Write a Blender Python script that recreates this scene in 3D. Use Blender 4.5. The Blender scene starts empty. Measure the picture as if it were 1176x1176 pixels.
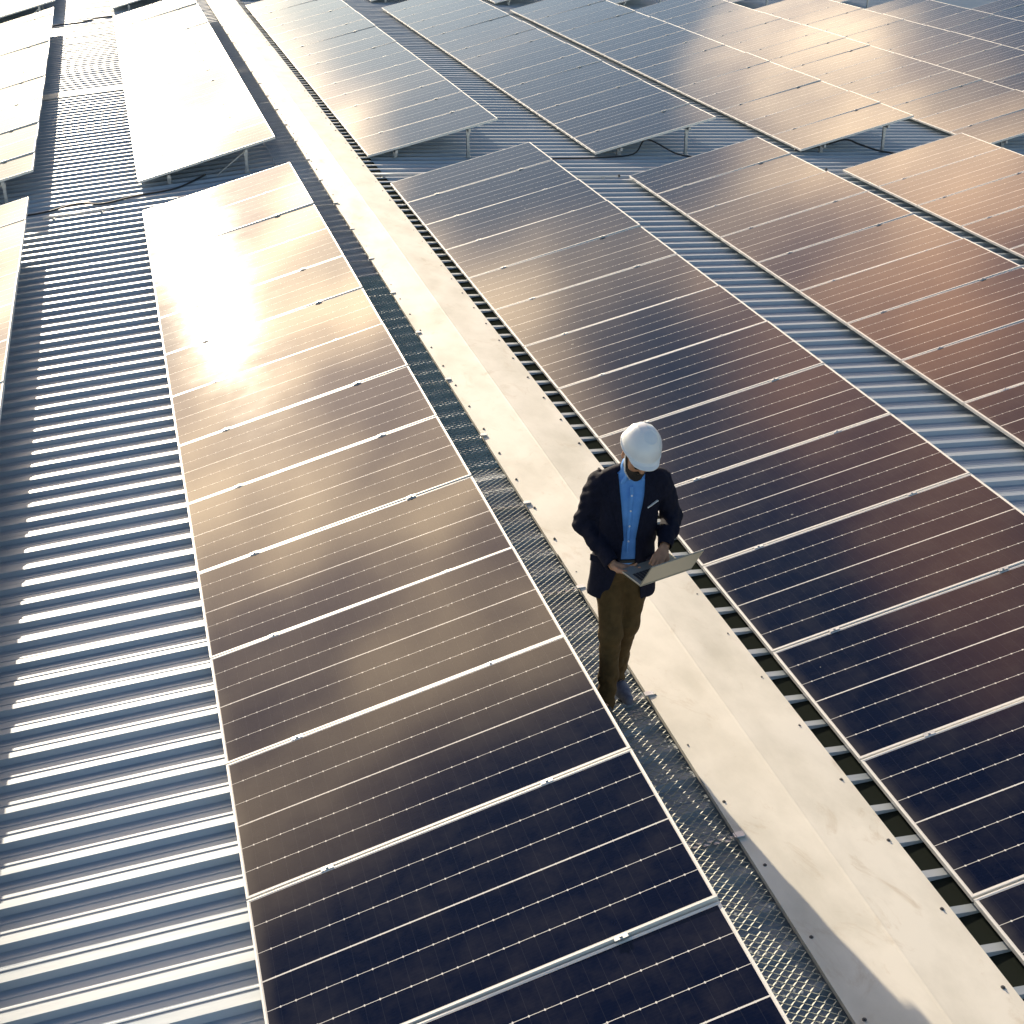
import bpy, math, random
import numpy as np
from mathutils import Vector, Matrix
random.seed(7)
R = math.radians
S = 1.17                       # metres per module pitch unit used in the survey of the photograph
sc = bpy.context.scene

# ------------------------------------------------------------------ camera, world, sun, exposure
cam_d = bpy.data.cameras.new('camera')
cam = bpy.data.objects.new('camera', cam_d)
sc.collection.objects.link(cam)
sc.camera = cam
cam_d.sensor_width = 36
cam_d.lens = 36 * 1625.05 / 1176
cam_d.clip_start = .1
cam_d.clip_end = 6000
cam.location = (-1.82402795 * S, -16.85031442 * S, 3.79685485 * S)
cam.rotation_euler = (R(63.21583508), R(0.72382104), R(-15.23353118))

SEEDX, SEEDY = 0.0, 0.0
SUN_EL, SUN_AZ = 15.2, -6.0     # azimuth from +Y towards +X
wd = bpy.data.worlds.new('World')
sc.world = wd
wd.use_nodes = True
nt = wd.node_tree
for n in list(nt.nodes): nt.nodes.remove(n)
def N(nt, t, **k):
    n = nt.nodes.new(t)
    for a, b in k.items():
        if a == 'ins':
            for i, v in b.items(): n.inputs[i].default_value = v
        else: setattr(n, a, b)
    return n
def LK(nt, a, b): nt.links.new(a, b)
sky = N(nt, 'ShaderNodeTexSky', sky_type='NISHITA', sun_disc=False, sun_elevation=R(SUN_EL), sun_rotation=R(SUN_AZ),
        air_density=1.0, dust_density=0.25, ozone_density=1.2, altitude=50)
tc = N(nt, 'ShaderNodeTexCoord')
sep = N(nt, 'ShaderNodeSeparateXYZ'); LK(nt, tc.outputs['Generated'], sep.inputs[0])
zz = N(nt, 'ShaderNodeMath', operation='MAXIMUM', ins={1: 0.0}); LK(nt, sep.outputs[2], zz.inputs[0])
za = N(nt, 'ShaderNodeMath', operation='ADD', ins={1: .16}); LK(nt, zz.outputs[0], za.inputs[0])
dx = N(nt, 'ShaderNodeMath', operation='DIVIDE'); LK(nt, sep.outputs[0], dx.inputs[0]); LK(nt, za.outputs[0], dx.inputs[1])
dy = N(nt, 'ShaderNodeMath', operation='DIVIDE'); LK(nt, sep.outputs[1], dy.inputs[0]); LK(nt, za.outputs[0], dy.inputs[1])
cmb = N(nt, 'ShaderNodeCombineXYZ'); LK(nt, dx.outputs[0], cmb.inputs[0]); LK(nt, dy.outputs[0], cmb.inputs[1])
cof = N(nt, 'ShaderNodeVectorMath', operation='ADD'); LK(nt, cmb.outputs[0], cof.inputs[0]); cof.inputs[1].default_value = (SEEDX, SEEDY, 0)
cn = N(nt, 'ShaderNodeTexNoise', ins={'Scale': 1.15, 'Detail': 4.0, 'Roughness': .5, 'Distortion': .5})
LK(nt, cof.outputs[0], cn.inputs['Vector'])
def WM(op, a, b=None, c=None, clamp=False):
    n = N(nt, 'ShaderNodeMath', operation=op); n.use_clamp = clamp
    for i, v in enumerate((a, b, c)):
        if v is None: continue
        if isinstance(v, (int, float)): n.inputs[i].default_value = v
        else: LK(nt, v, n.inputs[i])
    return n.outputs[0]
def SS(x, lo, hi, o0=0.0, o1=1.0):
    n = N(nt, 'ShaderNodeMapRange', interpolation_type='SMOOTHSTEP', ins={1: lo, 2: hi, 3: o0, 4: o1}); LK(nt, x, n.inputs[0]); return n.outputs[0]
sunv = (math.sin(R(SUN_AZ)) * math.cos(R(SUN_EL)), math.cos(R(SUN_AZ)) * math.cos(R(SUN_EL)), math.sin(R(SUN_EL)))
dt = N(nt, 'ShaderNodeVectorMath', operation='DOT_PRODUCT'); LK(nt, tc.outputs['Generated'], dt.inputs[0]); dt.inputs[1].default_value = sunv
cosun = dt.outputs['Value']
# a bank of cloud stands low around the sun; overhead and behind the sky is clear
bias = WM('ADD', SS(sep.outputs[2], .56, .71, .16, -.34), SS(cosun, .45, .80, -.30, 0.0))
low = WM('MULTIPLY', SS(sep.outputs[2], .26, .42, -.32, 0.0), SS(sep.outputs[0], .0, .12))
gx = WM('ABSOLUTE', WM('SUBTRACT', sep.outputs[0], .155))
lane = WM('MULTIPLY', SS(gx, .01, .09, -.19, 0.0), SS(sep.outputs[2], .34, .44))       # a lane of open sky right of the sun
pv = N(nt, 'ShaderNodeVectorMath', operation='DISTANCE'); LK(nt, tc.outputs['Generated'], pv.inputs[0]); pv.inputs[1].default_value = (.33, .89, .31)
puff = SS(pv.outputs['Value'], .02, .11, .30, 0.0)
pv3 = N(nt, 'ShaderNodeVectorMath', operation='DISTANCE'); LK(nt, tc.outputs['Generated'], pv3.inputs[0]); pv3.inputs[1].default_value = (.36, .82, .44)
pv2 = N(nt, 'ShaderNodeVectorMath', operation='DISTANCE'); LK(nt, tc.outputs['Generated'], pv2.inputs[0]); pv2.inputs[1].default_value = (.235, .69, .685)
puff2 = WM('ADD', SS(pv2.outputs['Value'], .02, .15, .38, 0.0), SS(pv3.outputs['Value'], .03, .15, .2, 0.0))
cov = SS(WM('ADD', WM('ADD', WM('ADD', cn.outputs['Fac'], bias), low), WM('ADD', lane, WM('ADD', puff, puff2))), .40, .74)
cf2 = N(nt, 'ShaderNodeMath', operation='MULTIPLY'); LK(nt, cov, cf2.inputs[0]); LK(nt, SS(sep.outputs[2], .0, .08), cf2.inputs[1])
cn2 = N(nt, 'ShaderNodeTexNoise', ins={'Scale': 3.4, 'Detail': 5.0, 'Roughness': .5}); LK(nt, cmb.outputs[0], cn2.inputs['Vector'])
ccol = N(nt, 'ShaderNodeMix', data_type='RGBA'); LK(nt, SS(cn2.outputs['Fac'], .36, .66), ccol.inputs[0])
ccol.inputs[6].default_value = (7.5, 5.0, 3.1, 1); ccol.inputs[7].default_value = (25.0, 18.0, 10.5, 1)
cred = N(nt, 'ShaderNodeMix', data_type='RGBA', blend_type='MULTIPLY'); LK(nt, WM('MULTIPLY', SS(sep.outputs[2], .34, .52), SS(sep.outputs[0], .08, .22)), cred.inputs[0]); LK(nt, ccol.outputs[2], cred.inputs[6]); cred.inputs[7].default_value = (.66, .45, .35, 1)
cm = N(nt, 'ShaderNodeVectorMath', operation='SCALE'); LK(nt, cred.outputs[2], cm.inputs[0]); LK(nt, WM('MULTIPLY', SS(cosun, .90, 1.0, 1.2, 2.5), WM('MULTIPLY', SS(sep.outputs[2], .10, .27, .25, 1.0), SS(pv3.outputs['Value'], .03, .13, 1.45, 1.0))), cm.inputs['Scale'])
ca = N(nt, 'ShaderNodeMix', data_type='RGBA', blend_type='ADD', ins={0: 1.0}); LK(nt, cm.outputs[0], ca.inputs[6]); LK(nt, sky.outputs[0], ca.inputs[7])
mx = N(nt, 'ShaderNodeMix', data_type='RGBA'); LK(nt, cf2.outputs[0], mx.inputs[0]); LK(nt, sky.outputs[0], mx.inputs[6]); LK(nt, ca.outputs[2], mx.inputs[7])
bg = N(nt, 'ShaderNodeBackground', ins={1: .10}); LK(nt, mx.outputs[2], bg.inputs[0])
wo = N(nt, 'ShaderNodeOutputWorld'); LK(nt, bg.outputs[0], wo.inputs[0])

sl = bpy.data.lights.new('sun', 'SUN'); sl.energy = 5.0; sl.angle = R(.53); sl.color = (1.0, .85, .64)
so = bpy.data.objects.new('sun', sl); sc.collection.objects.link(so)
sd = Vector((math.sin(R(SUN_AZ)) * math.cos(R(SUN_EL)), math.cos(R(SUN_AZ)) * math.cos(R(SUN_EL)), math.sin(R(SUN_EL))))
so.rotation_euler = sd.to_track_quat('Z', 'Y').to_euler()
so.location = sd * 60
sc.view_settings.view_transform = 'Standard'; sc.view_settings.look = 'None'
sc.view_settings.gamma = 1; sc.view_settings.use_curve_mapping = False
sc.view_settings.exposure = 0.6

# ------------------------------------------------------------------ helpers
COL = sc.collection
def tag(o, label=None, cat=None, group=None, kind=None):
    if label: o['label'] = label
    if cat: o['category'] = cat
    if group: o['group'] = group
    if kind: o['kind'] = kind
    return o
def empty(name, loc, rz=0.0):
    o = bpy.data.objects.new(name, None); COL.objects.link(o)
    o.location = loc; o.rotation_euler = (0, 0, rz); o.empty_display_size = .2
    return o
class MB:
    """collects faces, builds ONE mesh object"""
    def __init__(s): s.v = []; s.f = []; s.uv = {}
    def face(s, pts, uv=None):
        i = len(s.v); s.v += [tuple(p) for p in pts]; s.f.append(tuple(range(i, i + len(pts))))
        if uv: s.uv[len(s.f) - 1] = uv
    def box(s, x0, x1, y0, y1, z0, z1, M=None, ch=0.0):
        P = []
        for z in (z0, z1):
            for (x, y) in ((x0, y0), (x1, y0), (x1, y1), (x0, y1)): P.append(Vector((x, y, z)))
        if ch > 0:
            c = ch; P = []
            for z, d in ((z0, c), (z0 + c, 0), (z1 - c, 0), (z1, c)):
                for (x, y) in ((x0 + d, y0 + d), (x1 - d, y0 + d), (x1 - d, y1 - d), (x0 + d, y1 - d)): P.append(Vector((x, y, z)))
        if M is not None: P = [M @ p for p in P]
        i = len(s.v); s.v += [tuple(p) for p in P]
        n = len(P) // 4
        s.f.append((i + 3, i + 2, i + 1, i)); t = i + 4 * (n - 1); s.f.append((t, t + 1, t + 2, t + 3))
        for k in range(n - 1):
            for j in range(4):
                a = i + 4 * k + j; b = i + 4 * k + (j + 1) % 4
                s.f.append((a, b, b + 4, a + 4))
    def bar(s, a, b, w, h, up=(0, 0, 1)):
        a = Vector(a); b = Vector(b); z = (b - a); L = z.length; z.normalize()
        x = z.cross(Vector(up)); 
        if x.length < 1e-4: x = z.cross(Vector((1, 0, 0)))
        x.normalize(); y = z.cross(x)
        M = Matrix.Translation(a) @ Matrix((x, y, z)).transposed().to_4x4()
        s.box(-w / 2, w / 2, -h / 2, h / 2, 0, L, M)
    def tube(s, pts, r, n=8, cap=True):
        pts = [Vector(p) for p in pts]; rings = []
        ref = Vector((0, 0, 1))
        for i, p in enumerate(pts):
            t = (pts[min(i + 1, len(pts) - 1)] - pts[max(i - 1, 0)]).normalized()
            x = t.cross(ref)
            if x.length < .05: x = t.cross(Vector((1, 0, 0)))
            x.normalize(); y = t.cross(x)
            rr = r[i] if isinstance(r, (list, tuple)) else r
            rings.append([p + rr * (math.cos(2 * math.pi * k / n) * x + math.sin(2 * math.pi * k / n) * y) for k in range(n)])
        i0 = len(s.v)
        for rg in rings: s.v += [tuple(q) for q in rg]
        for i in range(len(rings) - 1):
            for k in range(n):
                a = i0 + i * n + k; b = i0 + i * n + (k + 1) % n
                s.f.append((a, a + n, b + n, b))
        if cap:
            s.f.append(tuple(i0 + k for k in range(n))); e = i0 + (len(rings) - 1) * n
            s.f.append(tuple(e + k for k in reversed(range(n))))
    def mesh(s, name, mat, smooth=False):
        me = bpy.data.meshes.new(name); me.from_pydata(s.v, [], s.f)
        if s.uv:
            u = me.uv_layers.new(name='UVMap')
            for fi, uv in s.uv.items():
                for li, c in zip(me.polygons[fi].loop_indices, uv): u.data[li].uv = c
        me.materials.append(mat)
        if smooth: me.polygons.foreach_set('use_smooth', [True] * len(me.polygons))
        me.update(); return me
    def build(s, name, mat, parent=None, smooth=False, loc=None):
        return link(name, s.mesh(name, mat, smooth), parent, loc)
def link(name, me, parent=None, loc=None):
    o = bpy.data.objects.new(name, me); COL.objects.link(o)
    if parent: o.parent = parent
    if loc is not None: o.location = loc
    return o

# ------------------------------------------------------------------ materials
def mat(name, base=(.5, .5, .5), rough=.5, metal=0.0, spec=.5, coat=0.0, coat_r=.05):
    m = bpy.data.materials.new(name); m.use_nodes = True
    b = m.node_tree.nodes['Principled BSDF']
    b.inputs['Base Color'].default_value = (*base, 1); b.inputs['Roughness'].default_value = rough
    b.inputs['Metallic'].default_value = metal; b.inputs['Specular IOR Level'].default_value = spec
    b.inputs['Coat Weight'].default_value = coat; b.inputs['Coat Roughness'].default_value = coat_r
    return m, m.node_tree, b
def vary(nt, b, c0, c1, scale=8, detail=5, coord='Object', stretch=(1, 1, 1), lo=.35, hi=.65, bump=0.0, bscale=None, rr=None):
    t = N(nt, 'ShaderNodeTexCoord'); mp = N(nt, 'ShaderNodeMapping'); mp.inputs['Scale'].default_value = stretch
    LK(nt, t.outputs[coord], mp.inputs[0])
    n = N(nt, 'ShaderNodeTexNoise', ins={'Scale': scale, 'Detail': detail, 'Roughness': .6}); LK(nt, mp.outputs[0], n.inputs['Vector'])
    r = N(nt, 'ShaderNodeMapRange', ins={1: lo, 2: hi}); LK(nt, n.outputs['Fac'], r.inputs[0])
    m = N(nt, 'ShaderNodeMix', data_type='RGBA'); m.inputs[6].default_value = (*c0, 1); m.inputs[7].default_value = (*c1, 1)
    LK(nt, r.outputs[0], m.inputs[0]); LK(nt, m.outputs[2], b.inputs['Base Color'])
    if rr:
        q = N(nt, 'ShaderNodeMapRange', ins={1: lo, 2: hi, 3: rr[0], 4: rr[1]}); LK(nt, n.outputs['Fac'], q.inputs[0]); LK(nt, q.outputs[0], b.inputs['Roughness'])
    if bump:
        n2 = N(nt, 'ShaderNodeTexNoise', ins={'Scale': bscale or scale * 3, 'Detail': 4}); LK(nt, mp.outputs[0], n2.inputs['Vector'])
        bp = N(nt, 'ShaderNodeBump', ins={'Strength': bump, 'Distance': .01}); LK(nt, n2.outputs['Fac'], bp.inputs['Height']); LK(nt, bp.outputs[0], b.inputs['Normal'])
    return n, m, mp

M_roof, t_, b_ = mat('roof_sheet', rough=.48, metal=.25, spec=.4)
vary(t_, b_, (.34, .40, .46), (.46, .50, .54), scale=1.3, stretch=(.5, 3, 1), bump=.15, bscale=3, rr=(.40, .54))
M_cap, t_, b_ = mat('cap_sheet', rough=.6, metal=.0, spec=.3)
n_, m_, mp_ = vary(t_, b_, (.66, .62, .52), (.86, .81, .70), scale=1.6, detail=7, stretch=(1.5, .8, 1), lo=.3, hi=.6, bump=.5, bscale=1.6, rr=(.72, .52))
# rust-brown water stains and scuffs
t2 = N(t_, 'ShaderNodeTexNoise', ins={'Scale': 2.3, 'Detail': 8, 'Roughness': .7, 'Distortion': 1.2}); LK(t_, mp_.outputs[0], t2.inputs['Vector'])
r2 = N(t_, 'ShaderNodeMapRange', ins={1: .57, 2: .74, 3: 0, 4: .45}); LK(t_, t2.outputs['Fac'], r2.inputs[0])
m2 = N(t_, 'ShaderNodeMix', data_type='RGBA'); LK(t_, r2.outputs[0], m2.inputs[0]); LK(t_, m_.outputs[2], m2.inputs[6]); m2.inputs[7].default_value = (.42, .30, .16, 1)
LK(t_, m2.outputs[2], b_.inputs['Base Color'])
M_frame, t_, b_ = mat('anodised_frame', base=(.82, .80, .75), rough=.42, metal=.12)
M_rail, t_, b_ = mat('galvanised_rail', rough=.42, metal=.8)
vary(t_, b_, (.46, .48, .50), (.62, .63, .62), scale=18, rr=(.35, .5))
M_mesh, t_, b_ = mat('galvanised_mesh', rough=.55, metal=.0)
vary(t_, b_, (.26, .29, .25), (.40, .41, .34), scale=9)
M_meshf, t_, b_ = mat('grey_mesh', rough=.45, metal=.35)  # same galvanised mesh for far sheets, bluish sky glare put into its colour
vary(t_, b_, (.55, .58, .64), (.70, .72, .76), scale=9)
M_meshd, t_, b_ = mat('shaded_mesh', rough=.5, metal=.5)  # same galvanised mesh, shaded sides of the strands put into its colour
vary(t_, b_, (.16, .25, .24), (.26, .34, .32), scale=9)
M_black, _, _ = mat('cable_rubber', base=(.02, .02, .022), rough=.45)
M_strip, _, _ = mat('dark_strip', base=(.02, .024, .02), rough=1.0, spec=0.0)
M_pvc, _, _ = mat('conduit_plastic', base=(.72, .70, .66), rough=.4)
M_screw, _, _ = mat('screw_head', base=(.10, .10, .10), rough=.5, metal=.4)

# solar glass: six columns of cut cells, thick ribbon down the middle, diamonds where cell corners meet
def panel_mat():
    m, t, b = mat('solar_glass', rough=.6, spec=.0, coat=1.0, coat_r=.06)
    b.inputs['Coat IOR'].default_value = 1.31
    uv = N(t, 'ShaderNodeUVMap'); s = N(t, 'ShaderNodeSeparateXYZ'); LK(t, uv.outputs[0], s.inputs[0])
    def mth(op, a, b_=None, c=None):
        n = N(t, 'ShaderNodeMath', operation=op)
        for i, v in enumerate((a, b_, c)):
            if v is None: continue
            if isinstance(v, (int, float)): n.inputs[i].default_value = v
            else: LK(t, v, n.inputs[i])
        return n.outputs[0]
    u, v = s.outputs[0], s.outputs[1]           # u along the slope (0..1 = 2.10 m), v across (0..1 = 1.13 m)
    NU, NV = 28, 6
    def dist(c, n, L):                          # distance in metres to the nearest cell border
        f = mth('FRACT', mth('ADD', mth('MULTIPLY', c, n), .5)); return mth('MULTIPLY', mth('ABSOLUTE', mth('SUBTRACT', f, .5)), L / n)
    dv = dist(v, NV, 1.13); du = dist(u, NU, 2.10)
    lv = mth('LESS_THAN', dv, .0016)
    mid = mth('LESS_THAN', mth('ABSOLUTE', mth('SUBTRACT', v, .5)), .0040)
    dia = mth('LESS_THAN', mth('ADD', dv, du), .0072)
    em = mth('MAXIMUM', mth('GREATER_THAN', mth('ABSOLUTE', mth('SUBTRACT', v, .5)), .4915), mth('GREATER_THAN', mth('ABSOLUTE', mth('SUBTRACT', u, .5)), .4955))
    w = mth('MAXIMUM', mth('MAXIMUM', lv, mid), mth('MAXIMUM', dia, em))
    lu = mth('MULTIPLY', mth('LESS_THAN', du, .0011), .05)
    bb = mth('MULTIPLY', mth('LESS_THAN', dist(v, 60, 1.13), .0006), .015)   # busbars
    tcn = N(t, 'ShaderNodeTexCoord'); oi = N(t, 'ShaderNodeObjectInfo')
    ad = N(t, 'ShaderNodeVectorMath', operation='ADD'); LK(t, tcn.outputs['Object'], ad.inputs[0]); 
    sc_ = N(t, 'ShaderNodeVectorMath', operation='SCALE'); LK(t, oi.outputs['Location'], sc_.inputs[0]); sc_.inputs['Scale'].default_value = 3.7
    LK(t, sc_.outputs[0], ad.inputs[1])
    nz = N(t, 'ShaderNodeTexNoise', ins={'Scale': 1.1, 'Detail': 5}); LK(t, ad.outputs[0], nz.inputs['Vector'])
    cc = N(t, 'ShaderNodeMix', data_type='RGBA'); cc.inputs[6].default_value = (.0012, .0034, .019, 1); cc.inputs[7].default_value = (.0026, .0042, .019, 1)
    LK(t, nz.outputs['Fac'], cc.inputs[0])
    c1 = N(t, 'ShaderNodeMix', data_type='RGBA'); LK(t, mth('MAXIMUM', lu, bb), c1.inputs[0]); LK(t, cc.outputs[2], c1.inputs[6]); c1.inputs[7].default_value = (.3, .3, .32, 1)
    c2 = N(t, 'ShaderNodeMix', data_type='RGBA'); LK(t, w, c2.inputs[0]); LK(t, c1.outputs[2], c2.inputs[6]); c2.inputs[7].default_value = (.80, .77, .72, 1)
    # specks of dirt and droppings
    vo = N(t, 'ShaderNodeTexVoronoi', ins={'Scale': 5.0}); LK(t, ad.outputs[0], vo.inputs['Vector'])
    hs = N(t, 'ShaderNodeSeparateXYZ'); LK(t, vo.outputs['Color'], hs.inputs[0])
    rad = mth('MULTIPLY', mth('POWER', hs.outputs[0], 7.0), .075)
    sp = mth('MULTIPLY', mth('LESS_THAN', vo.outputs['Distance'], rad), .6)
    c3 = N(t, 'ShaderNodeMix', data_type='RGBA'); LK(t, sp, c3.inputs[0]); LK(t, c2.outputs[2], c3.inputs[6]); c3.inputs[7].default_value = (.5, .48, .42, 1)
    du_n = N(t, 'ShaderNodeTexNoise', ins={'Scale': 3.2, 'Detail': 9, 'Roughness': .7}); LK(t, ad.outputs[0], du_n.inputs['Vector'])
    q0 = N(t, 'ShaderNodeMapRange', ins={1: .42, 2: .75, 3: .0, 4: .06}); LK(t, du_n.outputs['Fac'], q0.inputs[0])
    q1 = N(t, 'ShaderNodeMapRange', ins={1: .035, 2: .006, 3: .0, 4: .10}); LK(t, u, q1.inputs[0])
    c4 = N(t, 'ShaderNodeMix', data_type='RGBA'); LK(t, mth('ADD', q0.outputs[0], q1.outputs[0]), c4.inputs[0]); LK(t, c3.outputs[2], c4.inputs[6]); c4.inputs[7].default_value = (.34, .30, .24, 1)
    LK(t, c4.outputs[2], b.inputs['Base Color'])
    # thin dust film roughens the glass unevenly
    nd = N(t, 'ShaderNodeTexNoise', ins={'Scale': 2.4, 'Detail': 8, 'Roughness': .65}); LK(t, ad.outputs[0], nd.inputs['Vector'])
    q = N(t, 'ShaderNodeMapRange', ins={1: .3, 2: .7, 3: .55, 4: .65}); LK(t, nd.outputs['Fac'], q.inputs[0]); LK(t, q.outputs[0], b.inputs['Roughness'])
    q2 = N(t, 'ShaderNodeMapRange', ins={1: .3, 2: .7, 3: .045, 4: .068}); LK(t, nd.outputs['Fac'], q2.inputs[0]); LK(t, q2.outputs[0], b.inputs['Coat Roughness'])
    return m
M_pv = panel_mat()

# ------------------------------------------------------------------ roof and ground
RX, RZ, SL = .74 * S, -.378 * S, .068        # ridge line x, height of the rib tops there, fall of both slopes
PITCH = .2335 * S
def roof_z(x, low=False):
    return RZ - SL * abs(x - RX) - (.036 if low else 0)
def roof_half(x0, x1, name):
    m = MB()
    y = -34.0; prof = []
    rr_ = random.Random(3); q_ = 0
    while y < 62:
        q_ += 1; b0 = len(prof)
        prof += [(y, 0), (y + .052, 0), (y + .070, -.036), (y + .112, -.036), (y + .118, -.032), (y + .130, -.032), (y + .136, -.036),
                 (y + .186, -.036), (y + .192, -.032), (y + .204, -.032), (y + .210, -.036), (y + PITCH - .018, -.036)]
        jz = rr_.uniform(-.0012, .0012); jy = rr_.uniform(-.002, .002)
        prof[b0:] = [(a_ + jy, c_ + jz) for a_, c_ in prof[b0:]]
        if q_ % 4 == 0: prof[b0 + 1:b0 + 1] = [(y + jy + .034, jz), (y + jy + .0343, jz - .0035)]; prof[b0 + 3] = (y + jy + .052, jz - .0035)
        y += PITCH
    xs = [x0 + (x1 - x0) * i / 3 for i in range(4)]
    for (py, pz) in prof:
        for x in xs: m.v.append((x, py, roof_z(x) + pz))
    n = len(xs)
    for i in range(len(prof) - 1):
        for j in range(n - 1):
            a = i * n + j; m.f.append((a, a + 1, a + n + 1, a + n))
    return tag(m.build(name, M_roof), kind='structure')
roof_half(-14.0, RX, 'roof')
roof_half(RX, 34.0, 'roof')
g = MB(); g.face([(-1500, -1500, -9), (1500, -1500, -9), (1500, 1500, -9), (-1500, 1500, -9)])
M_ground, t_, b_ = mat('ground', rough=.9); vary(t_, b_, (.10, .11, .06), (.20, .18, .12), scale=.05)
tag(g.build('ground', M_ground), kind='structure')

# flat flashing strip laid across the left slope
m = MB()
y0 = 8.75 * S
for (xa, xb) in ((-14.0, RX - .42),):
    m.face([(xa, y0, roof_z(xa) + .006), (xb, y0, roof_z(xb) + .006), (xb, y0 + .50, roof_z(xb) + .006), (xa, y0 + .50, roof_z(xa) + .006)])
    m.face([(xa, y0 - .02, roof_z(xa) - .01), (xb, y0 - .02, roof_z(xb) - .01), (xb, y0, roof_z(xb) + .006), (xa, y0, roof_z(xa) + .006)])
tag(m.build('roof_flashing', M_cap), 'flat pale metal strip laid across the corrugated roof beside the glaring far left array', 'flashing')

# ridge cap: folded sheets lapping one over the next, screws along both edges
CAPJ = [-34, -17.9 * S, -9.62 * S, -1.33 * S, .45 * S, 2.97 * S, 11.2 * S, 19.5 * S, 27.8 * S, 62]
cap = empty('ridge_cap', (RX, 0, RZ))
tag(cap, 'long cream metal cap folded over the roof ridge between the two slopes', 'ridge cap')
XL, XR, ZE, ZT = .405 * S, 1.075 * S, -.36 * S, -.336 * S
sw = MB(); sw.tube([(0, 0, -.004), (0, 0, .002)], .011, 8); sw.tube([(0, 0, .0016), (0, 0, .008)], .0055, 6); ME_screw = sw.mesh('screw', M_screw)
fl = MB(); fl.box(XR - .03 - RX, XR + .20 - RX, -33, 44, roof_z(XR + .1, True) - RZ - .012, roof_z(XR + .1, True) - RZ + .020)
fl.build('gap_strip', M_strip, cap)  # dark strip laid in the pans, blackens the gap beside the cap
for i in range(len(CAPJ) - 1):
    ya, yb = CAPJ[i], CAPJ[i + 1] + (.10 if i < len(CAPJ) - 2 else 0)
    la, lb = .011, 0.0          # near end of each sheet lies on the one before
    c = MB()
    n = max(2, int((yb - ya) / .8))
    rnd = random.Random(i)
    prev = None
    xs = [(XL, -.028), (XL, 0), (XL + .12, .0), (RX - .012, 0), (RX, .001), (RX + .012, 0), (XR - .12, 0), (XR, 0), (XR, -.028)]
    rows = []
    for k in range(n + 1):
        f = k / n; y = ya + (yb - ya) * f; lift = (1 - f) * 0 + (la * f if True else 0)
        row = []
        for (x, dz) in xs:
            e = abs(x - RX) / (XR - RX)
            z = ZT + (ZE - ZT) * e + dz + lift + (rnd.uniform(-.0015, .0015) if abs(x - RX) > .05 and dz == 0 else 0)
            row.append((x - RX, y, z - RZ))
        rows.append(row)
    for row in rows: c.v += row
    w = len(xs)
    for k in range(n):
        for j in range(w - 1):
            a = k * w + j; c.f.append((a, a + 1, a + w + 1, a + w))
    sh = c.build('cap_sheet', M_cap, cap)
    y = math.ceil((ya + .1) / (.452 * S)) * .452 * S + .18
    while y < CAPJ[i + 1] - .05 and y < 40:
        if y > -20:
            for xx in (XL + .045, XR - .045):
                z = ZT + (ZE - ZT) * abs(xx - RX) / (XR - RX) - RZ + .006
                link('screw', ME_screw, sh, (xx - RX, y, z))
        y += .452 * S

# ------------------------------------------------------------------ expanded-metal walkway
WX0, WX1, WZ = -.02 * S, .385 * S, -.352 * S
def mesh_sheet(length, flip=1, seed=0):
    """raised diamond mesh: strands run zigzag across, tilted like stamped metal"""
    m = MB(); rnd = random.Random(seed)
    sw, lw = .026, .056                     # short way along Y, long way along X
    nx = int((WX1 - WX0) / lw * 2); ny = int(length / sw)
    dxh = (WX1 - WX0) / nx
    wv = lambda y: .004 * math.sin(y * 2.1 + seed) + .0025 * math.sin(y * 5.3)
    for j in range(ny):
        y = (j + .5) * sw
        pts = []
        for i in range(nx + 1):
            up = ((i + j) % 2 == 0)
            pts.append((WX0 + i * dxh, y + (sw * .44 if up else -sw * .44)))
        tv, bv = [], []
        t = .0060
        for (px, py) in pts:
            z = wv(py)
            m.v += [(px, py - t * .8, z - flip * .0022), (px, py + t * .8, z + flip * .0022), (px, py + t * .8, z + flip * .0022 - .0022), (px, py - t * .8, z - flip * .0022 - .0022)]
        b0 = len(m.v) - 4 * len(pts)
        for i in range(nx):
            a = b0 + 4 * i; c = a + 4
            m.f += [(a, c, c + 1, a + 1), (a + 1, c + 1, c + 2, a + 2), (a + 2, c + 2, c + 3, a + 3), (a + 3, c + 3, c, a)]
    return m
J0, JL = -12.85 * S, 4.64 * S
walk_labels = {
    -1: 'nearest galvanised mesh walkway sheet at the bottom edge of the picture',
    0: 'galvanised mesh walkway sheet the man stands on, fallen across by his shadow',
    1: 'dark mesh walkway sheet beside the cap, next beyond the one under the man',
    2: 'mesh walkway sheet passing the gap between the near and far arrays left of the ridge',
    3: 'mesh walkway sheet along the far array left of the ridge, nearer of the two there',
    4: 'mesh walkway sheet along the far array left of the ridge, farther of the two there',
    5: 'farthest mesh walkway sheet, at the top edge of the picture'}
for k in range(-1, 6):
    ya = J0 + JL * k
    w = empty('walkway_sheet', (0, ya, WZ))
    tag(w, walk_labels[k], 'walkway', 'mesh walkway sheets beside the ridge cap')
    flip = 1 if k in (1,) else -1
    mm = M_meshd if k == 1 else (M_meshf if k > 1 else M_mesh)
    mesh_sheet(JL - .012, flip, k + 3).build('mesh_panel', mm, w)
    for q in range(4):
        yy = (.55 + 1.14 * q) * S * (4.64 / 4.56)
        bz = MB()
        bz.box(WX0 - .01, WX1 + .012, yy - .018, yy + .018, -.030, -.012)
        bz.box(WX1 + .0125, WX1 + .062, yy - .022, yy + .022, -.0005, .012, ch=.002)
        bz.box(WX1 + .004, WX1 + .012, yy - .0175, yy + .0175, -.0115, .010)
        bz.build('bracket', M_rail, w)

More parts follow.
